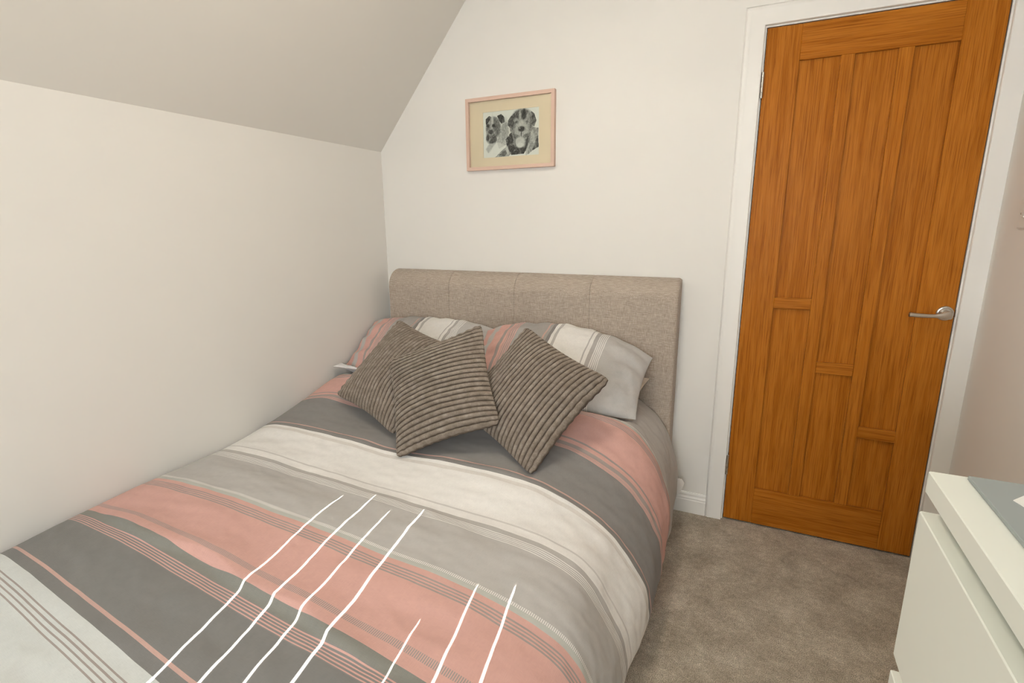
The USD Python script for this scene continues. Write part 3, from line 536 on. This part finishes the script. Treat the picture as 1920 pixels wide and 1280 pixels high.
poly([(.51, .16), (.575, .10), (.585, .24), (.545, .36), (.50, .39), (.455, .33), (.46, .24)], 0.27); poly([(.855, .10), (.90, .14), (.935, .28), (.905, .40), (.875, .36), (.87, .22)], 0.24)
blob(.60, .245, .045, .05, 0.60, 0, .5); blob(.785, .265, .045, .05, 0.58, 0, .5); blob(.61, .285, .030, .028, 0.12, 0, .5); blob(.775, .30, .030, .028, 0.12, 0, .5)
blob(.690, .45, .125, .20, 0.70, 0, .3); blob(.685, .33, .05, .10, 0.78, 0, .5, .8); blob(.688, .43, .055, .055, 0.14, 0, .35); blob(.655, .41, .018, .02, 0.5, 0, .5)
blob(.685, .54, .007, .07, 0.25, 0, .6); blob(.62, .58, .055, .030, 0.45, 0.5, .5); blob(.75, .58, .055, .03, 0.42, -0.5, .5); blob(.665, .70, .095, .115, 0.80, 0, .35); blob(.665, .76, .06, .05, 0.88, 0, .4)
for q in range(4): blob(.545+.012*q, .58+.05*q, .008, .12, 0.30 if q % 2 else 0.75, -0.15, .5, .7); blob(.835-.012*q, .55+.05*q, .008, .12, 0.28 if q % 2 else 0.72, 0.15, .5, .7)
st = fbm(np.stack([gx*150+gz*40, gz*34-gx*20, 0*gx], -1), 3, 1); st2 = fbm(np.stack([gx*60, gz*45, 0*gx+3], -1), 3, 9)
img = np.clip(img + (st*0.42+st2*0.30)*np.clip((0.93-img)*2.5, 0, 1)*0.9, 0.06, 0.93)
edge_ = np.minimum(np.minimum(gx, 1-gx), np.minimum(gz, 1-gz)); img = np.where(edge_ < 0.02, 0.93, img)
lin = np.clip(img, 0, 1)**2.0*0.92
Xp = pr0-0.004 + gx*(pr1-pr0+0.008); Zp = pq1+0.004 - gz*(pq1-pq0+0.008)
pv = np.stack([Xp, np.full_like(Xp, -0.0061), Zp], -1).reshape(-1, 3)
pm = usdkit.mesh(stage, path_of('drawing', pc), (pv, grid_faces(GX, GZ)), M('pencil_drawing', {'a': ('attribute', {'attribute': 'tone'}), 'p': ('principled_bsdf', {'roughness': 0.9, 'specular_ior_level': 0.1})}, [('a.color', 'p.base_color')]), smooth=False)
UsdGeom.PrimvarsAPI(pm).CreatePrimvar('tone', Sdf.ValueTypeNames.Color3fArray, 'vertex').Set(Vt.Vec3fArray.FromNumpy((lin.reshape(-1, 1)*np.array([1.0, 0.985, 0.90])).astype(np.float32)))
obj('glazing', bx(I[0], I[1], -0.0125, -0.0105, I[2], I[3]), glass_mat, pc)

# ------------------------------------------------------------------ assumed ceiling lamp added for fill light, unseen above the picture's edge
lp = thing('ceiling_lamp', 'unseen round flush ceiling lamp with an opal dome, added for fill light', 'lamp')
LX, LY = 1.30, -1.25
obj('lamp_base', move(lathe([(0, -0.022), (0.168, -0.022), (0.172, -0.018), (0.172, 0), (0, 0)], 48), None, (LX, LY, CZ)), gloss_mat, lp)
opal = M('added_lamp_glow', {'e': ('emission', {'color': (1.0, 0.905, 0.77), 'strength': 54.0})}, [], 'e.emission')
obj('opal_dome', move(lathe([(0, -0.105)] + [(0.158*math.sin(a), -0.023-0.082*math.cos(a)) for a in np.linspace(0.15, math.pi/2, 10)] + [(0, -0.023)], 32), None, (LX, LY, CZ)), opal, lp)

# ------------------------------------------------------------------ light switch on the right wall
sw = thing('light_switch', 'white light switch on the right-hand wall beside the door', 'light switch')
obj('switch_plate', bx(RX-0.0095, RX, -0.271, -0.185, 1.274, 1.360, 0.003), plastic_mat, sw)
rk = bx(-0.004, 0.004, -0.007, 0.007, -0.012, 0.012, 0.0012)
obj('rocker', move(rk, trimesh.transformations.rotation_matrix(0.12, (0, 1, 0))[:3, :3], (RX-0.0098, -0.228, 1.317)), plastic_mat, sw)
for y in (-0.254, -0.202):
    obj('screw', move(lathe([(0, 0), (0.0035, 0), (0.003, 0.0008), (0, 0.0008)], 16), trimesh.transformations.rotation_matrix(-math.pi/2, (0, 1, 0))[:3, :3], (RX-0.0095, y, 1.317)), steel_mat, sw)

# ------------------------------------------------------------------ chest of drawers
ch = thing('chest_of_drawers', 'white chest of drawers with lip-pull drawers against the right wall', 'chest of drawers')
CX0, CX1, CY1, CY0 = 2.038, 2.524, -1.5565, -2.3565
obj('chest_top', bx(CX0, CX1, CY0, CY1, 0.9725, 1.0, 0.0012), chest_mat, ch)
obj('side_panel', bx(CX0+0.030, CX1, CY1-0.034, CY1-0.016, 0.0, 0.9725, 0.001), chest_mat, ch)
obj('side_panel', bx(CX0+0.030, CX1, CY0+0.016, CY0+0.034, 0.0, 0.9725, 0.001), chest_mat, ch)
obj('back_panel', bx(CX1-0.008, CX1-0.002, CY0+0.034, CY1-0.034, 0.03, 0.9725), chest_mat, ch)
obj('plinth', bx(CX0+0.045, CX0+0.06, CY0+0.034, CY1-0.034, 0.0, 0.06), chest_mat, ch)
obj('front_rail', bx(CX0+0.032, CX0+0.050, CY0+0.034, CY1-0.034, 0.925, 0.9725), chest_mat, ch)
for zt_, zb_ in ((0.947, 0.738), (0.714, 0.505), (0.481, 0.272), (0.248, 0.039)):
    d = obj('drawer_front', bx(CX0-0.002, CX0+0.020, CY0+0.001, CY1-0.001, zb_, zt_, 0.0012), chest_mat, ch)
    obj('drawer_lip', bx(CX0+0.0195, CX0+0.032, CY0+0.012, CY1-0.012, zb_+0.02, zt_-0.0012), chest_mat, d)
    obj('drawer_box', cat(bx(CX0+0.032, CX1-0.06, CY0+0.045, CY0+0.057, zb_+0.02, zt_-0.05), bx(CX0+0.032, CX1-0.06, CY1-0.057, CY1-0.045, zb_+0.02, zt_-0.05), bx(CX0+0.032, CX1-0.06, CY0+0.057, CY1-0.057, zb_+0.02, zb_+0.03)), chest_mat, d)
# flat grey board lying on the chest
gb = thing('grey_board', 'flat grey board with white printed marks lying on the white chest', 'board')
grey_mat = paint('grey_print', (0.31, 0.345, 0.34), 0.45, 0.0, 100, 0.4)
gx0, gy1 = 2.072, -1.566
obj('board', bx(gx0, 2.47, -2.18, gy1, 1.0002, 1.0052, 0.0006), grey_mat, gb)
def mark(pts):
    s = sg.Polygon(pts).buffer(0.004).buffer(-0.002); return extrude(s, 1.0052, 1.0056, 'z')
mk = paint('white_print', (0.78, 0.78, 0.74), 0.5, 0.0)
obj('white_mark', mark([(2.097, -1.617), (2.128, -1.581), (2.160, -1.605), (2.104, -1.636)]), mk, gb)
obj('white_mark', mark([(2.106+0.014*math.cos(a), -1.664+0.012*math.sin(a)) for a in np.linspace(0, 2*math.pi, 28)[:-1]]), mk, gb)
